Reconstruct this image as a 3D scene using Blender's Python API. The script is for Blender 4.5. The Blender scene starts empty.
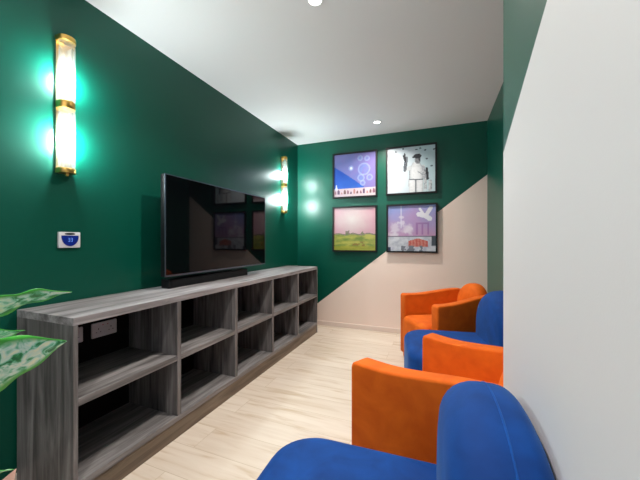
import bpy, bmesh, math, random
from mathutils import Vector, Matrix, noise
R = math.radians
random.seed(4)
SC = bpy.context.scene
COL = SC.collection

# ------------------------------------------------------------------ camera, world, big lights, exposure
cam_d = bpy.data.cameras.new('camera')
cam_d.sensor_width = 36.0
cam_d.lens = 300.0 / 640.0 * 36.0
cam_d.shift_y = 1.0 / 640.0
cam_d.clip_start = 0.02
cam = bpy.data.objects.new('camera', cam_d)
COL.objects.link(cam)
cam.location = (0, 0, 1.18)
cam.rotation_euler = (R(90), 0, R(21.471))
SC.camera = cam

world = bpy.data.worlds.new('world')
SC.world = world
world.use_nodes = True
bg = world.node_tree.nodes['Background']
bg.inputs[0].default_value = (0.80, 0.90, 1.0, 1)
bg.inputs[1].default_value = 0.04

SC.view_settings.view_transform = 'Standard'
SC.view_settings.look = 'None'
SC.view_settings.gamma = 1.0
SC.view_settings.use_curve_mapping = False
SC.view_settings.exposure = 0.0


def area(name, loc, rot, sx, sy, power, color):
    l = bpy.data.lights.new(name, 'AREA')
    l.shape = 'RECTANGLE'
    l.size, l.size_y = sx, sy
    l.energy = power
    l.color = color
    o = bpy.data.objects.new(name, l)
    COL.objects.link(o)
    o.location = loc
    o.rotation_euler = rot
    return o


# daylight from the glazed opening behind the photographer
area('daylight', (-0.75, -1.75, 1.35), (R(90), 0, R(0)), 2.0, 2.1, 7, (0.55, 0.77, 1.0))
# unseen fill light added behind the photographer, thrown up to brighten the ceiling
area('ceiling_fill', (-0.75, -0.55, 1.95), (R(180 - 18), 0, 0), 1.6, 0.9, 24, (1.0, 0.98, 0.96))

# the next ceiling light of the row, above the photographer
rear = area('rear_ceiling_light', (-0.66, -0.30, 2.56), (0, 0, 0), 0.06, 0.06, 15, (1.0, 0.94, 0.86))
rear.data.spread = R(130)

# ------------------------------------------------------------------ material helpers
def srgb(r, g, b):
    def c(v):
        v /= 255.0
        return v / 12.92 if v <= 0.04045 else ((v + 0.055) / 1.055) ** 2.4
    return (c(r), c(g), c(b), 1)


def new_mat(name):
    m = bpy.data.materials.new(name)
    m.use_nodes = True
    nt = m.node_tree
    return m, nt, nt.nodes['Principled BSDF']


def plain(name, col, rough=0.5, metal=0.0, spec=0.5, emit=None, estr=0.0):
    m, nt, p = new_mat(name)
    p.inputs['Base Color'].default_value = col
    p.inputs['Roughness'].default_value = rough
    p.inputs['Metallic'].default_value = metal
    p.inputs['Specular IOR Level'].default_value = spec
    if emit:
        p.inputs['Emission Color'].default_value = emit
        p.inputs['Emission Strength'].default_value = estr
    return m


def N(nt, t, **kw):
    n = nt.nodes.new(t)
    for k, v in kw.items():
        setattr(n, k, v)
    return n


def bump(nt, p, height_socket, strength=0.1, dist=0.01):
    b = N(nt, 'ShaderNodeBump')
    b.inputs['Strength'].default_value = strength
    b.inputs['Distance'].default_value = dist
    nt.links.new(height_socket, b.inputs['Height'])
    nt.links.new(b.outputs[0], p.inputs['Normal'])


GREEN = (0.0005, 0.072, 0.046, 1)
PINK = srgb(236, 215, 204)
WHITE = srgb(204, 201, 202)


def paint(name, col_a, col_b=None, n=(0, 0, 1), d=0.0, rough_a=0.36, rough_b=0.6):
    """Painted wall; with col_b the paint changes along a straight masked edge n.p > d."""
    m, nt, p = new_mat(name)
    L = nt.links
    tc = N(nt, 'ShaderNodeTexCoord')
    nz = N(nt, 'ShaderNodeTexNoise')
    nz.inputs['Scale'].default_value = 260
    nz.inputs['Detail'].default_value = 2
    L.new(tc.outputs['Object'], nz.inputs['Vector'])
    bump(nt, p, nz.outputs[0], 0.06, 0.002)
    p.inputs['Base Color'].default_value = col_a
    p.inputs['Roughness'].default_value = rough_a
    p.inputs['Specular IOR Level'].default_value = 0.35
    if col_b:
        dot = N(nt, 'ShaderNodeVectorMath', operation='DOT_PRODUCT')
        dot.inputs[1].default_value = n
        L.new(tc.outputs['Object'], dot.inputs[0])
        gt = N(nt, 'ShaderNodeMath', operation='GREATER_THAN')
        gt.inputs[1].default_value = d
        L.new(dot.outputs['Value'], gt.inputs[0])
        mx = N(nt, 'ShaderNodeMix', data_type='RGBA')
        L.new(gt.outputs[0], mx.inputs['Factor'])
        mx.inputs['A'].default_value = col_b
        mx.inputs['B'].default_value = col_a
        L.new(mx.outputs['Result'], p.inputs['Base Color'])
        mr = N(nt, 'ShaderNodeMapRange')
        mr.inputs['To Min'].default_value = rough_b
        mr.inputs['To Max'].default_value = rough_a
        L.new(gt.outputs[0], mr.inputs['Value'])
        L.new(mr.outputs[0], p.inputs['Roughness'])
    return m


def oak_floor():
    m, nt, p = new_mat('pale_oak_planks')
    L = nt.links
    tc = N(nt, 'ShaderNodeTexCoord')
    br = N(nt, 'ShaderNodeTexBrick')
    br.offset = 0.37
    br.inputs['Scale'].default_value = 1.0
    br.inputs['Brick Width'].default_value = 1.30
    br.inputs['Row Height'].default_value = 0.19
    br.inputs['Mortar Size'].default_value = 0.0016
    br.inputs['Mortar Smooth'].default_value = 0.4
    br.inputs['Color1'].default_value = (0, 0, 0, 1)
    br.inputs['Color2'].default_value = (1, 1, 1, 1)
    br.inputs['Mortar'].default_value = (0.5, 0.5, 0.5, 1)
    L.new(tc.outputs['Object'], br.inputs['Vector'])
    off = N(nt, 'ShaderNodeVectorMath', operation='SCALE')
    off.inputs['Scale'].default_value = 7.0
    L.new(br.outputs['Color'], off.inputs[0])
    add = N(nt, 'ShaderNodeVectorMath', operation='ADD')
    L.new(tc.outputs['Object'], add.inputs[0])
    L.new(off.outputs[0], add.inputs[1])
    mp = N(nt, 'ShaderNodeMapping')
    mp.inputs['Scale'].default_value = (1.6, 17, 1)
    L.new(add.outputs[0], mp.inputs['Vector'])
    nz = N(nt, 'ShaderNodeTexNoise')
    nz.inputs['Scale'].default_value = 1.6
    nz.inputs['Detail'].default_value = 6
    nz.inputs['Distortion'].default_value = 0.5
    L.new(mp.outputs[0], nz.inputs['Vector'])
    cr = N(nt, 'ShaderNodeValToRGB')
    e = cr.color_ramp.elements
    e[0].position, e[0].color = 0.28, srgb(190, 167, 140)
    e[1].position, e[1].color = 0.62, srgb(217, 204, 190)
    x = e.new(0.45)
    x.color = srgb(211, 196, 181)
    L.new(nz.outputs[0], cr.inputs[0])
    hs = N(nt, 'ShaderNodeMix', data_type='RGBA', blend_type='MULTIPLY')
    vr = N(nt, 'ShaderNodeValToRGB')
    vr.color_ramp.elements[0].color = (0.92, 0.90, 0.88, 1)
    vr.color_ramp.elements[1].color = (1.0, 1.0, 1.0, 1)
    L.new(br.outputs['Color'], vr.inputs[0])
    hs.inputs['Factor'].default_value = 1.0
    L.new(cr.outputs[0], hs.inputs['A'])
    L.new(vr.outputs[0], hs.inputs['B'])
    mo = N(nt, 'ShaderNodeMix', data_type='RGBA')
    L.new(br.outputs['Fac'], mo.inputs['Factor'])
    L.new(hs.outputs['Result'], mo.inputs['A'])
    mo.inputs['B'].default_value = srgb(178, 158, 132)
    L.new(mo.outputs['Result'], p.inputs['Base Color'])
    p.inputs['Roughness'].default_value = 0.42
    bump(nt, p, nz.outputs[0], 0.05, 0.003)
    return m


def grey_wood(name, axis, tones):
    """weathered grey oak laminate, grain along axis (0,1,2)"""
    m, nt, p = new_mat(name)
    L = nt.links
    tc = N(nt, 'ShaderNodeTexCoord')
    oi = N(nt, 'ShaderNodeObjectInfo')
    sh = N(nt, 'ShaderNodeVectorMath', operation='SCALE')
    sh.inputs[0].default_value = (3.7, 5.1, 2.9)
    L.new(oi.outputs['Random'], sh.inputs['Scale'])
    ad = N(nt, 'ShaderNodeVectorMath', operation='ADD')
    L.new(tc.outputs['Object'], ad.inputs[0])
    L.new(sh.outputs[0], ad.inputs[1])
    mp = N(nt, 'ShaderNodeMapping')
    s = [26, 26, 26]
    s[axis] = 1.7
    mp.inputs['Scale'].default_value = s
    L.new(ad.outputs[0], mp.inputs['Vector'])
    nz = N(nt, 'ShaderNodeTexNoise')
    nz.inputs['Scale'].default_value = 0.9
    nz.inputs['Detail'].default_value = 7
    nz.inputs['Roughness'].default_value = 0.62
    nz.inputs['Distortion'].default_value = 0.7
    L.new(mp.outputs[0], nz.inputs['Vector'])
    cr = N(nt, 'ShaderNodeValToRGB')
    e = cr.color_ramp.elements
    e[0].position, e[0].color = 0.30, tones[0]
    e[1].position, e[1].color = 0.70, tones[2]
    x = e.new(0.5)
    x.color = tones[1]
    L.new(nz.outputs[0], cr.inputs[0])
    # knots
    k = N(nt, 'ShaderNodeTexVoronoi')
    k.inputs['Scale'].default_value = 1.0
    mk = N(nt, 'ShaderNodeMapping')
    s2 = [5.5, 5.5, 5.5]
    s2[axis] = 1.5
    mk.inputs['Scale'].default_value = s2
    L.new(ad.outputs[0], mk.inputs['Vector'])
    L.new(mk.outputs[0], k.inputs['Vector'])
    kr = N(nt, 'ShaderNodeValToRGB')
    kr.color_ramp.elements[0].position = 0.03
    kr.color_ramp.elements[0].color = (0.25, 0.23, 0.22, 1)
    kr.color_ramp.elements[1].position = 0.16
    kr.color_ramp.elements[1].color = (1, 1, 1, 1)
    L.new(k.outputs['Distance'], kr.inputs[0])
    mu = N(nt, 'ShaderNodeMix', data_type='RGBA', blend_type='MULTIPLY')
    mu.inputs['Factor'].default_value = 0.8
    L.new(cr.outputs[0], mu.inputs['A'])
    L.new(kr.outputs[0], mu.inputs['B'])
    L.new(mu.outputs['Result'], p.inputs['Base Color'])
    p.inputs['Roughness'].default_value = 0.5
    p.inputs['Specular IOR Level'].default_value = 0.3
    bump(nt, p, nz.outputs[0], 0.12, 0.003)
    return m


def velvet(name, dark, light, sheen):
    m, nt, p = new_mat(name)
    L = nt.links
    tc = N(nt, 'ShaderNodeTexCoord')
    nz = N(nt, 'ShaderNodeTexNoise')
    nz.inputs['Scale'].default_value = 9
    nz.inputs['Detail'].default_value = 5
    nz.inputs['Distortion'].default_value = 0.4
    L.new(tc.outputs['Object'], nz.inputs['Vector'])
    cr = N(nt, 'ShaderNodeValToRGB')
    cr.color_ramp.elements[0].position = 0.32
    cr.color_ramp.elements[0].color = dark
    cr.color_ramp.elements[1].position = 0.68
    cr.color_ramp.elements[1].color = light
    L.new(nz.outputs[0], cr.inputs[0])
    L.new(cr.outputs[0], p.inputs['Base Color'])
    p.inputs['Roughness'].default_value = 0.75
    p.inputs['Specular IOR Level'].default_value = 0.2
    p.inputs['Sheen Weight'].default_value = 0.15
    p.inputs['Sheen Roughness'].default_value = 0.4
    p.inputs['Sheen Tint'].default_value = sheen
    n2 = N(nt, 'ShaderNodeTexNoise')
    n2.inputs['Scale'].default_value = 420
    L.new(tc.outputs['Object'], n2.inputs['Vector'])
    bump(nt, p, n2.outputs[0], 0.12, 0.002)
    return m


def printed(name):
    m, nt, p = new_mat(name)
    a = N(nt, 'ShaderNodeAttribute', attribute_name='print')
    nt.links.new(a.outputs['Color'], p.inputs['Base Color'])
    p.inputs['Roughness'].default_value = 0.35
    return m


def leaf_mat():
    m, nt, p = new_mat('variegated_leaf')
    L = nt.links
    a = N(nt, 'ShaderNodeAttribute', attribute_name='across')
    tc = N(nt, 'ShaderNodeTexCoord')
    nz = N(nt, 'ShaderNodeTexNoise')
    nz.inputs['Scale'].default_value = 34
    nz.inputs['Detail'].default_value = 4
    nz.inputs['Distortion'].default_value = 1.2
    L.new(tc.outputs['Object'], nz.inputs['Vector'])
    cr = N(nt, 'ShaderNodeValToRGB')
    e = cr.color_ramp.elements
    e[0].position, e[0].color = 0.33, srgb(30, 116, 68)
    e[1].position, e[1].color = 0.70, srgb(240, 244, 210)
    for pos, c in ((0.40, srgb(44, 146, 80)), (0.47, srgb(116, 200, 160)), (0.56, srgb(200, 232, 218))):
        x = e.new(pos)
        x.color = c
    L.new(nz.outputs[0], cr.inputs[0])
    er = N(nt, 'ShaderNodeValToRGB')
    er.color_ramp.elements[0].position = 0.62
    er.color_ramp.elements[0].color = (0, 0, 0, 1)
    er.color_ramp.elements[1].position = 0.88
    er.color_ramp.elements[1].color = (1, 1, 1, 1)
    L.new(a.outputs['Fac'], er.inputs[0])
    mx = N(nt, 'ShaderNodeMix', data_type='RGBA')
    L.new(er.outputs[0], mx.inputs['Factor'])
    L.new(cr.outputs[0], mx.inputs['A'])
    mx.inputs['B'].default_value = srgb(70, 176, 62)
    L.new(mx.outputs['Result'], p.inputs['Base Color'])
    p.inputs['Roughness'].default_value = 0.4
    p.inputs['Subsurface Weight'].default_value = 0.0
    return m


M = {
    'green': paint('green_wall_paint', GREEN),
    'back': paint('green_and_pink_wall_paint', GREEN, PINK, (-0.78, 0, 1), 1.534),
    'nib': paint('green_and_white_wall_paint', GREEN, WHITE, (0, 0.4319, 1), 1.9193, 0.38, 0.6),
    'ceiling': plain('white_ceiling_paint', srgb(226, 224, 224), 0.75),
    'floor': oak_floor(),
    'skirting': plain('skirting_paint', srgb(224, 206, 196), 0.45),
    'wood_y': grey_wood('grey_oak_along', 1, (srgb(66, 63, 63), srgb(114, 110, 110), srgb(150, 146, 147))),  # level boards: lighter tones than the uprights, highlights put into the colour
    'wood_top_lit': grey_wood('grey_oak_top_lit', 1, (srgb(90, 86, 87), srgb(140, 135, 137), srgb(172, 168, 170))),  # same oak made lighter: sconce light on the top put into the colour
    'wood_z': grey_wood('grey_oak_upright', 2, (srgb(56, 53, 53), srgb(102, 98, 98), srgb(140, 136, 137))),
    'plinth': grey_wood('brown_grey_plinth', 1, (srgb(78, 66, 56), srgb(112, 98, 84), srgb(134, 120, 104))),
    'black_board': plain('black_back_board', (0.004, 0.004, 0.004, 1), 0.7, 0, 0.15),
    'black_plastic': plain('black_plastic', (0.004, 0.004, 0.005, 1), 0.4, 0, 0.3),
    'screen': plain('black_glass_screen', (0.002, 0.002, 0.003, 1), 0.04, 0, 0.28),
    'bezel': plain('tv_edge_trim', srgb(96, 106, 120), 0.3, 0.8),
    'mesh_cloth': plain('speaker_cloth', (0.008, 0.008, 0.009, 1), 0.9, 0, 0.2),
    'frame': plain('black_picture_frame', (0.004, 0.004, 0.005, 1), 0.55, 0, 0.3),
    'white_plastic': plain('white_plastic', srgb(222, 220, 222), 0.35),
    'red': plain('red_marking', srgb(205, 60, 50), 0.4),
    'hole': plain('dark_slot', (0.01, 0.01, 0.01, 1), 0.6),
    'brass': plain('brass', srgb(214, 170, 92), 0.28, 1.0),
    'brass_pale': plain('pale_polished_brass', srgb(232, 214, 178), 0.25, 1.0),
    'bulb': plain('lit_bulb', (1, 1, 1, 1), 0.5, 0, 0.5, (0.86, 0.98, 1.0, 1), 1000.0),
    'lens': plain('lit_downlight_lens', (1, 1, 1, 1), 0.5, 0, 0.5, (1, 0.97, 0.93, 1), 10.0),
    'trim_white': plain('white_enamel', srgb(232, 231, 230), 0.4),
    'dial_blue': plain('thermostat_display', (0.004, 0.010, 0.10, 1), 0.15, 0, 0.5, (0.01, 0.04, 0.42, 1), 0.25),
    'digits': plain('display_digits', (0.2, 0.4, 0.9, 1), 0.3, 0, 0.5, (0.10, 0.28, 0.9, 1), 0.3),
    'orange': velvet('orange_velvet', srgb(200, 82, 8), srgb(222, 102, 18), (1, 0.55, 0.2, 1)),
    'blue': velvet('blue_velvet', srgb(0, 48, 112), srgb(2, 63, 136), (0.25, 0.55, 1, 1)),
    'blue_seam': velvet('blue_velvet_seam', srgb(2, 62, 134), srgb(6, 76, 154), (0.3, 0.6, 1, 1)),
    'print': printed('printed_canvas'),
    'leaf': leaf_mat(),
    'stalk': plain('green_stalk', srgb(96, 158, 74), 0.5),
    'leaf_pink': plain('pale_pink_leaf', srgb(214, 168, 152), 0.5),
    'pot': plain('grey_pot_glaze', srgb(120, 122, 124), 0.4),
    'soil': plain('potting_soil', srgb(50, 38, 30), 0.95),
}


def glass_mat():
    m = bpy.data.materials.new('ribbed_clear_glass')
    m.use_nodes = True
    nt = m.node_tree
    nt.nodes.clear()
    out = N(nt, 'ShaderNodeOutputMaterial')
    tr = N(nt, 'ShaderNodeBsdfTransparent')
    tr.inputs[0].default_value = (0.93, 0.95, 0.95, 1)
    gl = N(nt, 'ShaderNodeBsdfGlossy')
    gl.inputs['Roughness'].default_value = 0.12
    tl = N(nt, 'ShaderNodeBsdfTranslucent')
    tl.inputs[0].default_value = (0.95, 0.95, 0.95, 1)
    a = N(nt, 'ShaderNodeMixShader')
    a.inputs[0].default_value = 0.13
    nt.links.new(tr.outputs[0], a.inputs[1])
    nt.links.new(tl.outputs[0], a.inputs[2])
    fr = N(nt, 'ShaderNodeFresnel')
    fr.inputs[0].default_value = 1.45
    b = N(nt, 'ShaderNodeMixShader')
    nt.links.new(fr.outputs[0], b.inputs[0])
    nt.links.new(a.outputs[0], b.inputs[1])
    nt.links.new(gl.outputs[0], b.inputs[2])
    nt.links.new(b.outputs[0], out.inputs[0])
    return m


M['glass'] = glass_mat()

# ------------------------------------------------------------------ mesh helpers
def obj(name, bm, mat, parent=None, smooth=True, angle=35, loc=None):
    me = bpy.data.meshes.new(name)
    bmesh.ops.recalc_face_normals(bm, faces=bm.faces)
    bm.to_mesh(me)
    bm.free()
    if smooth:
        for p in me.polygons:
            p.use_smooth = True
        me.set_sharp_from_angle(angle=R(angle))
    for m in (mat if isinstance(mat, (list, tuple)) else [mat]):
        me.materials.append(m)
    o = bpy.data.objects.new(name, me)
    COL.objects.link(o)
    if loc is not None:
        o.location = loc
    if parent:
        o.parent = parent
    return o


def thing(name, label, cat, loc=(0, 0, 0), rz=0.0, group=None):
    o = bpy.data.objects.new(name, None)
    o.empty_display_size = 0.1
    COL.objects.link(o)
    o.location = loc
    o.rotation_euler = (0, 0, rz)
    o['label'] = label
    o['category'] = cat
    if group:
        o['group'] = group
    return o


def copy_thing(src, loc, rz, label, group=None):
    r = src.copy()
    COL.objects.link(r)
    r.location = loc
    r.rotation_euler = (0, 0, rz)
    r['label'] = label
    if group:
        r['group'] = group
    for ch in list(src.children):
        c = ch.copy()
        COL.objects.link(c)
        c.parent = r
        for g in list(ch.children):
            d = g.copy()
            COL.objects.link(d)
            d.parent = c
    return r


def structure(name, bm, mat, smooth=False):
    o = obj(name, bm, mat, smooth=smooth)
    o['kind'] = 'structure'
    return o


def box(bm, x0, x1, y0, y1, z0, z1, bev=0.0, seg=2, mi=0):
    r = bmesh.ops.create_cube(bm, size=1.0)
    vs = r['verts']
    for v in vs:
        v.co = Vector(((x0 + x1) / 2 + v.co.x * (x1 - x0),
                       (y0 + y1) / 2 + v.co.y * (y1 - y0),
                       (z0 + z1) / 2 + v.co.z * (z1 - z0)))
    fs = list({f for v in vs for f in v.link_faces})
    for f in fs:
        f.material_index = mi
    if bev > 0:
        es = list({e for v in vs for e in v.link_edges})
        bmesh.ops.bevel(bm, geom=es, offset=bev, segments=seg, profile=0.5, affect='EDGES')
    return bm


def bx(*a, **k):
    return box(bmesh.new(), *a, **k)


def rrect(a, b, r, n=8):
    """rounded rectangle outline, half sizes a,b; r = one radius or four (++, -+, --, +-)"""
    rs = r if isinstance(r, (list, tuple)) else [r] * 4
    pts = []
    for (sx, sy), rr, t0 in zip(((1, 1), (-1, 1), (-1, -1), (1, -1)), rs, (0, 90, 180, 270)):
        for i in range(n + 1):
            t = R(t0 + 90 * i / n)
            pts.append((sx * (a - rr) + rr * math.cos(t), sy * (b - rr) + rr * math.sin(t)))
    return pts


def inset(pts, d):
    """shrink an outline by d on every side of its bounding box"""
    if d == 0:
        return list(pts)
    x0, x1 = min(p[0] for p in pts), max(p[0] for p in pts)
    y0, y1 = min(p[1] for p in pts), max(p[1] for p in pts)
    cx, cy = (x0 + x1) / 2, (y0 + y1) / 2
    kx, ky = 1 - 2 * d / (x1 - x0), 1 - 2 * d / (y1 - y0)
    return [(cx + (p[0] - cx) * kx, cy + (p[1] - cy) * ky) for p in pts]


def loft(bm, outline, profile, fn):
    """stack rings of the outline: profile entries (inset, height, scale); fn maps (u,v,h) to 3D; ends capped"""
    rings = []
    cx = sum(p[0] for p in outline) / len(outline)
    cy = sum(p[1] for p in outline) / len(outline)
    for ins, h, sc in profile:
        ring = inset(outline, ins)
        rings.append([bm.verts.new(fn(cx + (u - cx) * sc, cy + (v - cy) * sc, h)) for u, v in ring])
    n = len(outline)
    for a, b in zip(rings, rings[1:]):
        for i in range(n):
            bm.faces.new((a[i], a[(i + 1) % n], b[(i + 1) % n], b[i]))
    bm.faces.new(rings[0][::-1])
    bm.faces.new(rings[-1])
    return bm


def roundprof(h0, h1, r0, r1, n=5, crown0=0.0, crown1=0.0):
    """profile with rounded lower (r0) and upper (r1) edges and softly crowned caps"""
    P = []
    lim0, lim1 = r0, r1
    if crown0:
        for sc in (0.25, 0.55, 0.8):
            P.append((lim0, h0 - crown0 * (1 - sc ** 2), sc))
    for i in range(n + 1):
        t = R(90 * i / n)
        P.append((r0 * (1 - math.sin(t)), h0 + r0 * (1 - math.cos(t)), 1))
    for i in range(n + 1):
        t = R(90 * i / n)
        P.append((r1 * (1 - math.cos(t)), h1 - r1 * (1 - math.sin(t)), 1))
    if crown1:
        for sc in (0.8, 0.55, 0.25):
            P.append((lim1, h1 + crown1 * (1 - sc ** 2), sc))
    return P


def lathe(bm, prof, fn=lambda x, y, z: (x, y, z), n=32, cap=True):
    rings = []
    for r, z in prof:
        rings.append([bm.verts.new(fn(r * math.cos(2 * math.pi * i / n), r * math.sin(2 * math.pi * i / n), z)) for i in range(n)])
    for a, b in zip(rings, rings[1:]):
        for i in range(n):
            bm.faces.new((a[i], a[(i + 1) % n], b[(i + 1) % n], b[i]))
    if cap:
        bm.faces.new(rings[0][::-1])
        bm.faces.new(rings[-1])
    return bm


def tube(bm, pts, r, n=8, r1=None):
    pts = [Vector(p) for p in pts]
    rings = []
    up = Vector((0.13, 0.21, 0.97))
    for i, p in enumerate(pts):
        t = (pts[min(i + 1, len(pts) - 1)] - pts[max(i - 1, 0)]).normalized()
        a = t.cross(up)
        if a.length < 0.05:
            a = t.cross(Vector((1, 0, 0)))
        a.normalize()
        b = t.cross(a)
        rr = r if r1 is None else r + (r1 - r) * i / (len(pts) - 1)
        rings.append([bm.verts.new(p + a * rr * math.cos(2 * math.pi * k / n) + b * rr * math.sin(2 * math.pi * k / n)) for k in range(n)])
    for a, b in zip(rings, rings[1:]):
        for k in range(n):
            bm.faces.new((a[k], a[(k + 1) % n], b[(k + 1) % n], b[k]))
    bm.faces.new(rings[0][::-1])
    bm.faces.new(rings[-1])
    return bm


# ------------------------------------------------------------------ the room
XL, XR, YB, YF, H = -1.895, 0.53, 3.93, -1.6, 2.57
NX, NY = 0.189, 1.08                       # near partition: face and far end
structure('floor', bx(XL - .1, XR + .1, YF, YB + .1, -0.08, 0), M['floor'])
structure('ceiling', bx(XL - .1, XR + .1, YF, YB + .1, H, H + 0.08), M['ceiling'])
structure('wall_left', bx(XL - .1, XL, YF, YB + .1, 0, H), M['green'])
structure('wall_back', bx(XL, XR, YB, YB + .1, 0, H), M['back'])
structure('wall_right', bx(XR, XR + .1, NY - .1, YB + .1, 0, H), M['green'])
structure('wall_partition', bx(NX, XR, YF, NY, 0, H, bev=0.004, seg=2), M['nib'])


def skirt(name, x0, x1, y0, y1):
    b = bx(x0, x1, y0, y1, 0, 0.062, bev=0.004, seg=2)
    structure(name, b, M['skirting'])


skirt('baseboard_back', XL + .012, XR - .012, YB - .012, YB)
skirt('baseboard_left', XL, XL + .012, YF, YB)
skirt('baseboard_right', XR - .012, XR, NY, YB)
skirt('baseboard_partition', NX - .012, NX, YF, NY)

# ------------------------------------------------------------------ long low shelving unit
SX0, SX1 = XL + 0.014, -1.45                 # back, front
SY0, SY1 = 0.807, 3.595
T, TS = 0.028, 0.019                        # dividers, end panels
ST = 0.85
shelf = thing('shelving_unit', 'long low grey oak open shelving unit of ten bays along the green wall', 'shelving unit', (SX0, SY0, 0))


def spart(name, x0, x1, y0, y1, z0, z1, mat, bev=0.0012):
    cx, cy, cz = (x0 + x1) / 2, (y0 + y1) / 2, (z0 + z1) / 2
    b = bx(x0 - cx, x1 - cx, y0 - cy, y1 - cy, z0 - cz, z1 - cz, bev=bev, seg=1)
    o = obj(name, b, mat, shelf, smooth=False)
    o.location = (cx - SX0, cy - SY0, cz)
    return o


spart('top_panel', SX0, SX1, SY0, SY1, ST - 0.034, ST, M['wood_top_lit'])
for y in (SY0, SY1 - TS):
    spart('side_panel', SX0, SX1, y, y + TS, 0, ST - 0.0345, M['wood_z'])
spart('plinth', SX1 - 0.03, SX1 - 0.004, SY0 + TS, SY1 - TS, 0, 0.1, M['plinth'])
spart('bottom_panel', SX0 + .012, SX1, SY0 + TS, SY1 - TS, 0.1005, 0.132, M['wood_y'])
spart('back_panel', SX0, SX0 + 0.010, SY0 + TS, SY1 - TS, 0.1005, ST - 0.035, M['black_board'])
ys = [SY0 + TS]
nb = 5
for i in range(1, nb):
    c = SY0 + T / 2 + (SY1 - SY0 - T) * i / nb
    spart('divider', SX0 + .012, SX1 - 0.001, c - T / 2, c + T / 2, 0.1325, ST - 0.0345, M['wood_z'])
    ys += [c - T / 2, c + T / 2]
ys.append(SY1 - TS)
for i in range(nb):
    spart('shelf', SX0 + .012, SX1 - 0.002, ys[2 * i] + .0005, ys[2 * i + 1] - .0005, 0.462, 0.494, M['wood_y'])

# ------------------------------------------------------------------ double sockets on the back of the first bay
BX = SX0 + 0.0105


def socket(y, z, label):
    t = thing('power_socket', label, 'socket', (BX, y, z), 0, 'double sockets inside the shelving')
    obj('faceplate', loft(bmesh.new(), rrect(0.073, 0.043, 0.005, 4), roundprof(0.0, 0.010, 0.0005, 0.004, 3), lambda u, v, h: (h, u, v)), M['white_plastic'], t)
    for s in (-1, 1):
        cy = s * 0.036
        obj('rocker_switch', bx(0.010, 0.0135, s * 0.014 - 0.006, s * 0.014 + 0.006, 0.014, 0.030, bev=0.0012), M['white_plastic'], t)
        obj('switch_mark', bx(0.0135, 0.0142, s * 0.014 - 0.004, s * 0.014 + 0.004, 0.0255, 0.0285), M['red'], t, smooth=False)
        b = bmesh.new()
        box(b, 0.0095, 0.0105, cy - 0.002, cy + 0.002, 0.002, 0.011)
        box(b, 0.0095, 0.0105, cy - 0.015, cy - 0.008, -0.0135, -0.010)
        box(b, 0.0095, 0.0105, cy + 0.008, cy + 0.015, -0.0135, -0.010)
        obj('pin_holes', b, M['hole'], t, smooth=False)
    return t


socket(1.203, 0.655, 'white double power socket fully in view inside first upper shelf bay')
socket(1.012, 0.655, 'white double power socket half hidden behind the near shelf end panel')

# ------------------------------------------------------------------ television and soundbar
TY0, TY1, TZ0, TZ1, TX = 1.488, 2.735, 0.937, 1.634, -1.70
tv = thing('television', 'large black flat screen television in front of the green wall above the shelving', 'television', (TX, (TY0 + TY1) / 2, TZ0))
hw, hh = (TY1 - TY0) / 2, TZ1 - TZ0
obj('housing', loft(bmesh.new(), rrect(hw, hh / 2, 0.006, 4), roundprof(-0.045, 0, 0.010, 0.002, 3), lambda u, v, h: (h, u, v + hh / 2)), M['black_plastic'], tv)
obj('rear_housing', loft(bmesh.new(), rrect(hw * 0.8, hh * 0.36, 0.03, 4), roundprof(-0.08, -0.045, 0.02, 0.001, 3), lambda u, v, h: (h, u, v + hh * 0.45)), M['black_plastic'], tv)
obj('screen', bx(0.0, 0.002, -hw + 0.008, hw - 0.008, 0.014, hh - 0.008), M['screen'], tv, smooth=False)
b = bmesh.new()
box(b, -0.002, 0.0035, -hw - 0.0015, -hw + 0.005, 0, hh)
box(b, -0.002, 0.0035, hw - 0.005, hw + 0.0015, 0, hh)
box(b, -0.002, 0.0035, -hw, hw, hh - 0.006, hh + 0.001)
box(b, -0.002, 0.0035, -hw, hw, -0.001, 0.012)
obj('bezel', b, M['bezel'], tv, smooth=False)
obj('wall_bracket', bx(XL - TX + 0.001, -0.08, -0.2, 0.2, 0.16, 0.5, bev=0.004), M['black_plastic'], tv)

sb = thing('soundbar', 'black soundbar lying on the shelving top below the television', 'soundbar', (-1.76, 2.0, ST + 0.001))
obj('speaker_body', loft(bmesh.new(), rrect(0.040, 0.46, 0.012, 4), roundprof(0.0, 0.064, 0.004, 0.008, 3), lambda u, v, h: (u, v, h)), M['black_plastic'], sb)
obj('speaker_grille', bx(0.0395, 0.0425, -0.44, 0.44, 0.008, 0.056, bev=0.001), M['mesh_cloth'], sb)

# ------------------------------------------------------------------ wall sconces
def ribbed(zc0, zc1, r=0.035, n=72):
    bm = bmesh.new()
    rings = []
    for z in (zc0, zc1):
        ring = []
        for i in range(n + 1):
            t = R(-97 + 194 * i / n)
            rr = r + 0.0020 * (1 if i % 4 < 2 else -1)
            ring.append(bm.verts.new((0.032 + rr * math.cos(t), rr * math.sin(t), z)))
        rings.append(ring)
    for i in range(n):
        bm.faces.new((rings[0][i], rings[0][i + 1], rings[1][i + 1], rings[1][i]))
    return bm


def half_disc(z0, z1, r):
    pts = [(0.006, r), (0.006, -r)] + [(0.032 + r * math.cos(R(-90 + 180 * i / 20)), r * math.sin(R(-90 + 180 * i / 20))) for i in range(21)]
    return loft(bmesh.new(), pts, roundprof(z0, z1, 0.002, 0.002, 2), lambda u, v, h: (u, v, h))


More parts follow.
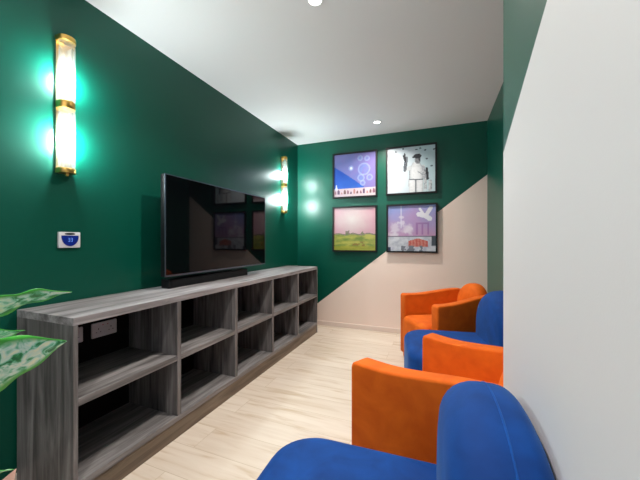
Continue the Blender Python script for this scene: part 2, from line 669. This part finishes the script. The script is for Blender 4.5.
def sconce(y, label):
    zc = 1.908
    t = thing('wall_sconce', label, 'wall lamp', (XL, y, zc), 0, 'brass and ribbed glass wall sconces')
    hz = 0.365
    obj('backplate', bx(0.0005, 0.009, -0.037, 0.037, -hz, hz, bev=0.002), M['brass_pale'], t)
    obj('end_cap', half_disc(hz - 0.026, hz, 0.040), M['brass'], t)
    obj('end_cap', half_disc(-hz, -hz + 0.026, 0.040), M['brass'], t)
    b = bmesh.new()
    lathe(b, [(0.002, -0.016), (0.007, -0.013), (0.008, -0.006), (0.008, 0.0)], lambda x, yy, zz: (0.036 + x, yy, -hz + zz), 16)
    obj('finial', b, M['brass'], t)
    obj('centre_clip', half_disc(-0.020, 0.020, 0.038), M['brass'], t)
    obj('glass_shade', ribbed(0.020, hz - 0.026), M['glass'], t)
    obj('glass_shade', ribbed(-hz + 0.026, -0.020), M['glass'], t)
    for z, k in ((0.135, 0.042), (-0.185, 0.060)):
        bl = bmesh.new()
        prof = [(0.002, -k), (0.009, -k + 0.004), (0.0125, -k + 0.014), (0.013, 0.0), (0.0125, k - 0.014), (0.009, k - 0.004), (0.002, k)]
        lathe(bl, prof, lambda x, yy, zz: (0.036 + x, yy, z + zz), 16)
        obj('bulb', bl, M['bulb'], t)
        so = bmesh.new()
        box(so, 0.008, 0.030, -0.006, 0.006, z - 0.008, z + 0.008, bev=0.001)
        obj('lamp_holder', so, M['brass'], t)
    return t


sconce(1.005, 'nearest tall brass sconce with ribbed glass, above the thermostat on the green wall')
sconce(3.470, 'far tall brass sconce with ribbed glass, in the corner beyond the television')

# ------------------------------------------------------------------ thermostat
th = thing('thermostat', 'white square thermostat with round blue display on the green wall', 'thermostat', (XL, 1.030, 1.186))
obj('faceplate', bx(0.0005, 0.016, -0.052, 0.052, -0.043, 0.043, bev=0.003), M['white_plastic'], th)
pts = []
for i in range(33):
    a = R(180 + 180 * i / 32 * 1.0)
    pts.append((0.041 * math.cos(a), 0.018 + 0.052 * math.sin(a) * 1.0))
pts.append((0.041, 0.024))
pts.append((-0.041, 0.024))
obj('display', loft(bmesh.new(), pts, roundprof(0.016, 0.021, 0.0004, 0.003, 3), lambda u, v, h: (h, u, v)), M['dial_blue'], th)
b = bmesh.new()
for dx in (-0.012, 0.001):
    box(b, 0.021, 0.0215, dx, dx + 0.009, -0.001, 0.001)
    box(b, 0.021, 0.0215, dx, dx + 0.009, 0.008, 0.010)
    box(b, 0.021, 0.0215, dx + 0.007, dx + 0.009, -0.010, 0.010)
    box(b, 0.021, 0.0215, dx, dx + 0.009, -0.010, -0.008)
obj('digits', b, M['digits'], th, smooth=False)
b = bmesh.new()
loft(b, [(0.026 * math.cos(R(t)), 0.033 + 0.006 * math.sin(R(t))) for t in range(0, 360, 15)], [(0, 0.0155, 1), (0, 0.0168, 1)], lambda u, v, h: (h, u, v))
obj('sensor_slot', b, M['hole'], th)

# ------------------------------------------------------------------ four framed prints
def clamp(v, a=0.0, b=1.0):
    return max(a, min(b, v))


def mixc(a, b, t):
    t = clamp(t)
    return tuple(a[i] + (b[i] - a[i]) * t for i in range(3))


def fb(x, y, s=0.0):
    return noise.fractal(Vector((x, y, s)), 0.8, 2.0, 4)


def c3(r, g, b):
    return srgb(r, g, b)[:3]


def seg_d(px, py, ax, ay, bx_, by_):
    vx, vy = bx_ - ax, by_ - ay
    t = clamp(((px - ax) * vx + (py - ay) * vy) / (vx * vx + vy * vy))
    return math.hypot(px - ax - t * vx, py - ay - t * vy)


def art_promenade(u, v):
    c = mixc(c3(96, 112, 178), c3(128, 112, 176), u + 0.4 * fb(u * 4, v * 4))
    c = mixc(c, c3(146, 134, 190), 0.5 * clamp((v - .5) * 2) * (1 - u))
    if v < 0.72 - 0.62 * u - 0.12 * u * u and v > 0.19:
        c = mixc(c3(34, 92, 190), c3(20, 62, 160), v + 0.3 * fb(u * 5, v * 5, 2))
    for (x, y, r) in ((.73, .62, .13), (.64, .88, .05), (.80, .86, .05), (.66, .42, .07), (.86, .42, .06), (.42, .66, .045), (.70, .30, .05)):
        d = abs(math.hypot(u - x, v - y) - r)
        if d < 0.018:
            c = mixc(c, c3(166, 190, 228), 0.40)
        elif math.hypot(u - x, v - y) < r:
            c = mixc(c, c3(104, 140, 206), 0.35 + .5 * fb(u * 9, v * 9, 2))
    if math.hypot(u - .42, v - .66) < 0.03:
        c = c3(214, 220, 240)
    if v < 0.19:
        c = mixc(c3(202, 176, 186), c3(214, 196, 200), u)
        k = (u * 13) % 1.0
        i = int(u * 13)
        hgt = 0.15 + 0.035 * math.sin(i * 2.3)
        if 0.06 < v < hgt and 0.14 < k < 0.80:
            c = [c3(140, 92, 112), c3(96, 66, 100), c3(178, 122, 120), c3(120, 84, 84)][i % 4]
            if v > hgt - 0.05 and abs(k - 0.47) > (hgt - v) * 8:
                c = c3(204, 178, 188)
    if abs(u - 0.06) < 0.022 * (1 - (v - .17) * 4) and 0.17 < v < 0.28:
        c = c3(226, 226, 240)
    return c


def art_cricketer(u, v):
    c = mixc(c3(214, 220, 230), c3(190, 214, 222), u + 0.25 * fb(u * 3, v * 3, 5))
    for (x, y) in ((.34, .97), (.18, .92), (.62, .93), (.80, .90), (.98, .90), (.83, .71), (.70, .95), (.93, .55)):
        if math.hypot((u - x) * .7, v - y) < 0.016:
            c = c3(76, 84, 96)
    dark, mid, lit = c3(44, 46, 54), c3(112, 118, 128), c3(226, 228, 232)
    grain = 0.5 + 0.6 * fb(u * 22, v * 22, 9)
    # trousers: two legs with a soft inner shadow and creases
    if v < .30:
        for cx_, w_ in ((.53, .075), (.68, .075)):
            d = abs(u - cx_ - .02 * (.3 - v)) / w_
            if d < 1:
                c = mixc(lit, mid, .55 * d ** 3 + .35 * (grain - .5))
        if abs(u - .605) < .012:
            c = mixc(mid, dark, .4)
    # shirt: sloping shoulders, soft shaded sides
    half = .145 - .075 * clamp((v - .52) * 8)
    if .28 < v < .66:
        d = abs(u - .615) / half
        if d < 1:
            c = mixc(lit, mid, .75 * d ** 4 + .5 * max(0, grain - .55))
            if u > .64 and abs(v - .46 + (u - .64) * .8) < .012:
                c = mixc(c, mid, .7)
    if abs(v - .295 - .02 * math.sin(u * 7)) < .012 and .47 < u < .76:
        c = mixc(mid, dark, grain)
    # raised arm, hand and glove
    if seg_d(u, v, .48, .54, .385, .50) < .045:
        c = mixc(lit, mid, .3)
    if seg_d(u, v, .375, .50, .40, .68) < .036:
        c = mixc(mid, dark, grain)
    for (ax, bx2, by2) in ((.385, .345, .82), (.40, .37, .86), (.42, .42, .78)):
        if seg_d(u, v, ax, .68, bx2, by2) < .016:
            c = dark if ax < .41 else mid
    # other arm and bat
    if seg_d(u, v, .76, .55, .80, .30) < .035:
        c = mixc(mid, lit, grain)
    if seg_d(u, v, .83, .50, .85, .28) < .026:
        c = dark
    if seg_d(u, v, .80, .26, .80, .07) < .028 or seg_d(u, v, .90, .22, .90, .05) < .035:
        c = mixc(mid, lit, grain)
    # head and cap
    if ((u - .645) / .062) ** 2 + ((v - .70) / .085) ** 2 < 1:
        c = mixc(c3(150, 152, 158), dark, clamp(grain * .8 + (u - .64) * 6))
    if ((u - .64) / .085) ** 2 + ((v - .785) / .05) ** 2 < 1 or (abs(v - .765) < .018 and .53 < u < .66):
        c = dark
    return c


def art_field(u, v):
    d = math.hypot((u - .45) * .9, v - .72)
    sky = mixc(c3(230, 216, 214), c3(216, 164, 178), clamp(d * 2.1) + .12 * fb(u * 5, v * 5, 3))
    c = sky
    hor = .36 + .012 * math.sin(u * 17)
    town = hor + .03 + .05 * max(0, fb(u * 9, 0, 12)) + (.07 if abs(u - .33) < .05 else 0) + (.03 if abs(u - .68) < .03 else 0)
    if v < town:
        c = mixc(c3(150, 128, 126), c3(120, 134, 92), .5 + fb(u * 20, v * 20, 4))
    if v < hor:
        t = .5 + .9 * fb(u * 4, v * 14, 7)
        c = mixc(c3(122, 146, 66), c3(194, 188, 92), t)
        if .10 < v < .2 and .45 < u < .75 and fb(u * 12, v * 12, 8) > .15:
            c = c3(148, 122, 62)
        if v < .1:
            c = mixc(c, c3(176, 170, 40), .5)
    return c


def art_pavilion(u, v):
    c = mixc(c3(206, 160, 196), c3(140, 156, 216), clamp((v - .3) * 1.5) + .2 * fb(u * 3, v * 3, 1))
    c = mixc(c, c3(196, 140, 190), clamp(1 - abs(u - .55) * 3) * .4)
    for (x, y, r) in ((.16, .50, .12), (.14, .36, .10), (.40, .50, .12), (.30, .62, .07), (.28, .74, .04), (.46, .44, .09), (.10, .30, .11)):
        d = math.hypot(u - x, v - y) + .07 * fb(u * 9, v * 9, 6)
        c = mixc(c, c3(232, 224, 236), .62 * clamp((r * 1.15 - d) / (r * .6)))
    if abs(u - .28) < .012 and v > .5:
        c = mixc(c, c3(226, 224, 240), .7)
    # gate frame
    if .60 < u < .87 and .36 < v < .62 and (abs(u - .62) < .02 or abs(u - .85) < .02 or v > .58 or abs(u - .73) < .015):
        c = mixc(c, c3(150, 92, 158), .6)
    # white bird
    if seg_d(u, v, .66, .80, .80, .76) < .05 or seg_d(u, v, .80, .76, .90, .93) < .04 or seg_d(u, v, .78, .76, .68, .92) < .025 or seg_d(u, v, .80, .76, .88, .70) < .05:
        c = c3(234, 232, 242)
    if v < .33:
        c = mixc(c3(184, 190, 206), c3(222, 226, 234), .5 + fb(u * 8, v * 10, 3))
        if abs(v - .32) < .012:
            c = c3(128, 120, 142)
        if v < .28 and v > .1 and .44 < u < .84 and v < .28 - abs(u - .64) * .3:
            c = mixc(c3(198, 92, 84), c3(214, 140, 126), .5 + .5 * math.sin(u * 90) + fb(u * 20, v * 20, 1))
        if v < .12 and .28 < u < .74 and fb(u * 9, v * 9, 4) > -.05:
            c = c3(120, 126, 138)
        if u > .92 and v > .12:
            c = c3(70, 78, 90)
        if u < .06 and v < .08:
            c = c3(50, 60, 90)
    return c


def print_bm(w, fn, n=84):
    bm = bmesh.new()
    lay = bm.loops.layers.float_color.new('print')
    g = [[bm.verts.new((-w / 2 + w * i / n, 0, -w / 2 + w * j / n)) for j in range(n + 1)] for i in range(n + 1)]
    for i in range(n):
        for j in range(n):
            f = bm.faces.new((g[i][j], g[i + 1][j], g[i + 1][j + 1], g[i][j + 1]))
            c = [0.72 * k for k in fn((i + .5) / n, (j + .5) / n)]       # ink on uncoated canvas
            for l in f.loops:
                l[lay] = (c[0], c[1], c[2], 1)
    return bm


def picture(x, z, art, label):
    w = 0.612
    t = thing('framed_picture', label, 'picture', (x, YB, z), 0, 'square framed prints on the back wall')
    b = bmesh.new()
    s, e, dep = w / 2, 0.020, 0.036
    box(b, -s, s, -dep, -0.0005, s - e, s)
    box(b, -s, s, -dep, -0.0005, -s, -s + e)
    box(b, -s, -s + e, -dep, -0.0005, -s + e, s - e)
    box(b, s - e, s, -dep, -0.0005, -s + e, s - e)
    obj('frame', b, M['frame'], t, smooth=False)
    obj('backing_board', bx(-s + e, s - e, -0.020, -0.001, -s + e, s - e), M['frame'], t, smooth=False)
    pr = obj('print', print_bm(w - 2 * e, art), M['print'], t, smooth=False)
    pr.location = (0, -0.0215, 0)
    return t


picture(-1.043, 2.066, art_promenade, 'square framed print of purple and blue sky with bubbles above a beach promenade')
picture(-0.318, 2.072, art_cricketer, 'square framed black and white print of a person in cap and whites raising one hand')
picture(-1.045, 1.342, art_field, 'square framed print of a pink sky over a yellow green field')
picture(-0.312, 1.340, art_pavilion, 'square framed print of white bird, clouds and red building under a lilac sky')

# ------------------------------------------------------------------ recessed downlights
def downlight(x, y, label, power):
    t = thing('downlight', label, 'ceiling light', (x, y, H), 0, 'recessed ceiling downlights')
    b = bmesh.new()
    lathe(b, [(0.034, -0.0005), (0.044, -0.0005), (0.046, -0.003), (0.044, -0.006), (0.036, -0.005), (0.034, -0.0005)], cap=False)
    obj('trim_ring', b, M['trim_white'], t)
    b = bmesh.new()
    lathe(b, [(0.034, -0.0005), (0.034, -0.003), (0.030, -0.004)])
    obj('lens', b, M['lens'], t)
    l = bpy.data.lights.new('downlight_beam', 'AREA')
    l.shape = 'DISK'
    l.size = 0.06
    l.spread = R(130)
    l.energy = power
    l.color = (1.0, 0.94, 0.86)
    o = bpy.data.objects.new('beam', l)
    COL.objects.link(o)
    o.parent = t
    o.location = (0, 0, -0.008)
    return t


downlight(-0.660, 1.600, 'round recessed downlight at the top edge of the ceiling, nearer one', 22)
downlight(-0.663, 3.505, 'round recessed downlight near the back wall above the framed prints', 20)

# ------------------------------------------------------------------ seating
def sm(t):
    t = clamp(t)
    return t * t * (3 - 2 * t)


def arch(w_half, z0, zs, za, n=28, p=2.2):
    """back outline in (y,z): straight sides from z0 to zs, then a superellipse dome up to za"""
    pts = [(w_half - 0.02, z0), (w_half, z0 + 0.02)]
    for i in range(n + 1):
        t = math.pi * i / n
        ct, st = math.cos(t), math.sin(t)
        y = w_half * math.copysign(abs(ct) ** (2 / p), ct)
        pts.append((y, zs + (za - zs) * abs(st) ** (2 / p)))
    pts += [(-w_half, z0 + 0.02), (-w_half + 0.02, z0)]
    # drop near-duplicates
    out = [pts[0]]
    for q in pts[1:]:
        if math.hypot(q[0] - out[-1][0], q[1] - out[-1][1]) > 1e-4:
            out.append(q)
    return out


def feet(t, xs, yy, mat):
    for x in xs:
        for s in (-1, 1):
            b = bmesh.new()
            lathe(b, [(0.018, 0.0), (0.020, 0.004), (0.024, 0.05), (0.024, 0.056)], lambda a, c, z: (x + a, s * yy + c, z), 16)
            obj('foot', b, mat, t)


def armchair(label, loc, rz):
    t = thing('tub_armchair', label, 'armchair', loc, rz, 'orange velvet tub armchairs')
    W, xf, xb = 0.338, 0.315, -0.33
    th_ = 0.10

    def taper(b, rear=0.70):
        for vtx in b.verts:                       # the tub narrows towards its back
            q = (xf - vtx.co.x) / (xf - xb)
            vtx.co.y *= 1 - (1 - rear) * clamp(q, -0.2, 1)
        return b
    # arms: side outline (x,z) rising to the back
    for s in (-1, 1):
        top = []
        for i in range(19):
            q = i / 18
            x = xf - 0.02 - q * (xf - 0.02 - xb - 0.07)
            top.append((x, 0.650 + 0.050 * sm((q - 0.15) / 0.85)))
        o = [(xb + 0.03, 0.05), (xf - 0.015, 0.05), (xf, 0.065), (xf, 0.628), (xf - 0.006, 0.643)] + top + \
            [(xb + 0.04, 0.690), (xb + 0.012, 0.665), (xb, 0.62), (xb, 0.09)]
        b = loft(bmesh.new(), o, roundprof(0, th_, 0.015, 0.015, 4),
                 lambda u, v, h, s=s: (u, s * (W - th_ + h), v))
        for vtx in b.verts:
            if vtx.co.x < xb + 0.14:
                k = (xb + 0.14 - vtx.co.x) / 0.14
                vtx.co.y -= s * 0.06 * k * k
        obj('arm', taper(b), M['orange'], t, angle=60)
    # back shell between the arms
    o = arch(0.262, 0.05, 0.62, 0.725)
    b = loft(bmesh.new(), o, roundprof(xb - 0.005, xb + 0.06, 0.03, 0.01, 4), lambda u, v, h: (h, u, v))
    obj('back_shell', taper(b), M['orange'], t, angle=60)
    # cushioned backrest
    o = arch(0.222, 0.40, 0.58, 0.776, p=2.4)
    b = loft(bmesh.new(), o, roundprof(xb + 0.03, xb + 0.155, 0.04, 0.06, 6, 0.0, 0.012),
             lambda u, v, h: (h - 0.12 * (v - 0.45), u, v))
    obj('backrest', taper(b), M['orange'], t, angle=60)
    # seat with rounded front that stands a little proud of the arms
    o = rrect(0.300, 0.217, (0.06, 0.02, 0.02, 0.06), 6)
    b = loft(bmesh.new(), o, roundprof(0.06, 0.460, 0.01, 0.055, 6, 0.0, 0.018), lambda u, v, h: (u + 0.060, v, h))
    obj('seat', taper(b), M['orange'], t, angle=60)
    for x, y in ((-0.24, 0.14), (0.24, 0.22)):
        feet(t, (x,), y, M['black_plastic'])
    return t


def lounge_chair(label, loc, rz):
    t = thing('armless_chair', label, 'chair', loc, rz, 'blue velvet armless chairs')
    W = 0.31
    # seat block with deep rounded front
    o = rrect(0.345, W, (0.15, 0.05, 0.05, 0.15), 10)
    b = loft(bmesh.new(), o, roundprof(0.05, 0.480, 0.02, 0.06, 6, 0.0, 0.012), lambda u, v, h: (u + 0.026, v, h))
    obj('seat', b, M['blue'], t, angle=60)
    # domed backrest
    o = arch(W - 0.005, 0.36, 0.56, 0.838, p=2.15)
    fx = lambda u, v, h: (h - 0.015 * (v - 0.5), u, v)
    b = loft(bmesh.new(), o, roundprof(-0.328, -0.157, 0.045, 0.09, 7, 0.0, 0.008), fx)
    br = obj('backrest', b, M['blue'], t, angle=60)
    mid = [fx(u, v, -0.262) for u, v in o if v > 0.45]
    obj('seam', tube(bmesh.new(), mid, 0.0024, 6), M['blue_seam'], br)
    feet(t, (-0.22, 0.24), 0.22, M['black_plastic'])
    return t


def facing(fx, fy):
    return math.atan2(fy, fx)


lounge_chair('nearest blue velvet armless chair against the white partition, cut by the bottom edge', (-0.152, 0.735, 0), facing(-0.9993, -0.035))
armchair('nearer orange velvet tub armchair, between the two blue chairs', (0.077, 1.428, 0), facing(-0.88, 0.475))
lounge_chair('farther blue velvet armless chair, between the two orange armchairs', (0.150, 2.29, 0), facing(-0.985, -0.17))
armchair('farthest orange velvet tub armchair, in the back right corner with its seat showing', (0.084, 3.05, 0), facing(-0.846, -0.533))

# ------------------------------------------------------------------ potted plant at the left
pl = thing('potted_plant', 'leafy potted plant with variegated green leaves beside the near end of the shelving', 'plant', (-1.28, 0.12, 0))
PO = Vector((-1.28, 0.12, 0))
b = bmesh.new()
lathe(b, [(0.10, 0.0), (0.115, 0.01), (0.15, 0.30), (0.155, 0.31), (0.155, 0.325), (0.143, 0.325), (0.138, 0.29)], n=40)
obj('pot', b, M['pot'], pl)
b = bmesh.new()
lathe(b, [(0.02, 0.291), (0.136, 0.291), (0.12, 0.300), (0.02, 0.304)], n=32)
obj('soil', b, M['soil'], pl)


def leaf(base, tip, width, side, arch_h=0.03, mat='leaf', wave=0.006, crown=0.47):
    """side: vector pointing across the blade"""
    base, tip = Vector(base) - PO, Vector(tip) - PO
    ax = tip - base
    side = Vector(side)
    side = (side - ax * (side.dot(ax) / ax.length_squared)).normalized()
    nor = side.cross(ax).normalized()
    if nor.z < 0:
        nor = -nor
    n, m = 22, 6
    bm = bmesh.new()
    lay = bm.verts.layers.float.new('across')
    rows = []
    for i in range(n + 1):
        t = i / n
        w = width / 2 * (math.sin(math.pi * t ** 0.80) ** 0.75) * (1.0 - 0.45 * t ** 3)
        if i == n:
            w = 0.0006
        row = []
        for j in range(-m, m + 1):
            q = j / m
            p = base + ax * t + side * (w * q)
            p += nor * (arch_h * 4 * t * (1 - t) + 0.16 * w * abs(q) + wave * math.sin(t * 17 + q * 2.0) * abs(q) ** 2 * min(1, 4 * t * (1 - t)))
            vtx = bm.verts.new(p)
            vtx[lay] = abs(q)
            row.append(vtx)
        rows.append(row)
    for a, c in zip(rows, rows[1:]):
        for j in range(2 * m):
            bm.faces.new((a[j], a[j + 1], c[j + 1], c[j]))
    o = obj('leaf', bm, M[mat], pl, angle=80)
    sd = o.modifiers.new('thickness', 'SOLIDIFY')
    sd.thickness = 0.0012
    # petiole from the leaf base down to the crown of the plant
    root = Vector((0.03 * math.sin(base.x * 40), 0.03 * math.cos(base.y * 40), 0.295))
    midp = (root + base) / 2 + Vector((0, 0, 0.06)) + Vector((base.x, base.y, 0)) * -0.10
    pts = []
    for i in range(13):
        t = i / 12
        pts.append(root * (1 - t) ** 2 + midp * 2 * t * (1 - t) + base * t * t)
    obj('stem', tube(bmesh.new(), pts, 0.0058, 8, 0.0036), M['stalk'], pl)
    return o


leaf((-1.030, 0.330, 0.975), (-0.965, 0.534, 1.036), 0.100, (0.75, -0.35, 0.60), 0.018)
leaf((-1.060, 0.320, 0.910), (-0.961, 0.428, 0.957), 0.095, (0.5, -0.6, 0.5), 0.010)
leaf((-0.965, 0.275, 0.850), (-0.921, 0.498, 0.913), 0.172, (0.42, -0.30, 0.95), 0.010)
leaf((-1.050, 0.310, 0.600), (-0.982, 0.416, 0.612), 0.100, (0.7, -0.5, 0.6), 0.010)
leaf((-1.145, 0.420, 0.40), (-1.112, 0.476, 0.535), 0.070, (0.75, 0.45, 0.0), 0.003, 'leaf_pink', 0.001)
for k in range(9):
    a = R(150 + k * 34 + 8 * (k % 3))
    if math.cos(a) > 0.55:
        continue
    rr = 0.13 + 0.03 * (k % 2)
    z = 0.72 + 0.05 * k
    b0 = PO + Vector((rr * 0.55 * math.cos(a), rr * 0.55 * math.sin(a), z - 0.06))
    t0 = PO + Vector(((rr + 0.20) * math.cos(a), (rr + 0.20) * math.sin(a), z - 0.04 + 0.03 * (k % 2)))
    leaf(b0, t0, 0.12, (-math.sin(a), math.cos(a), 0.1), 0.03)
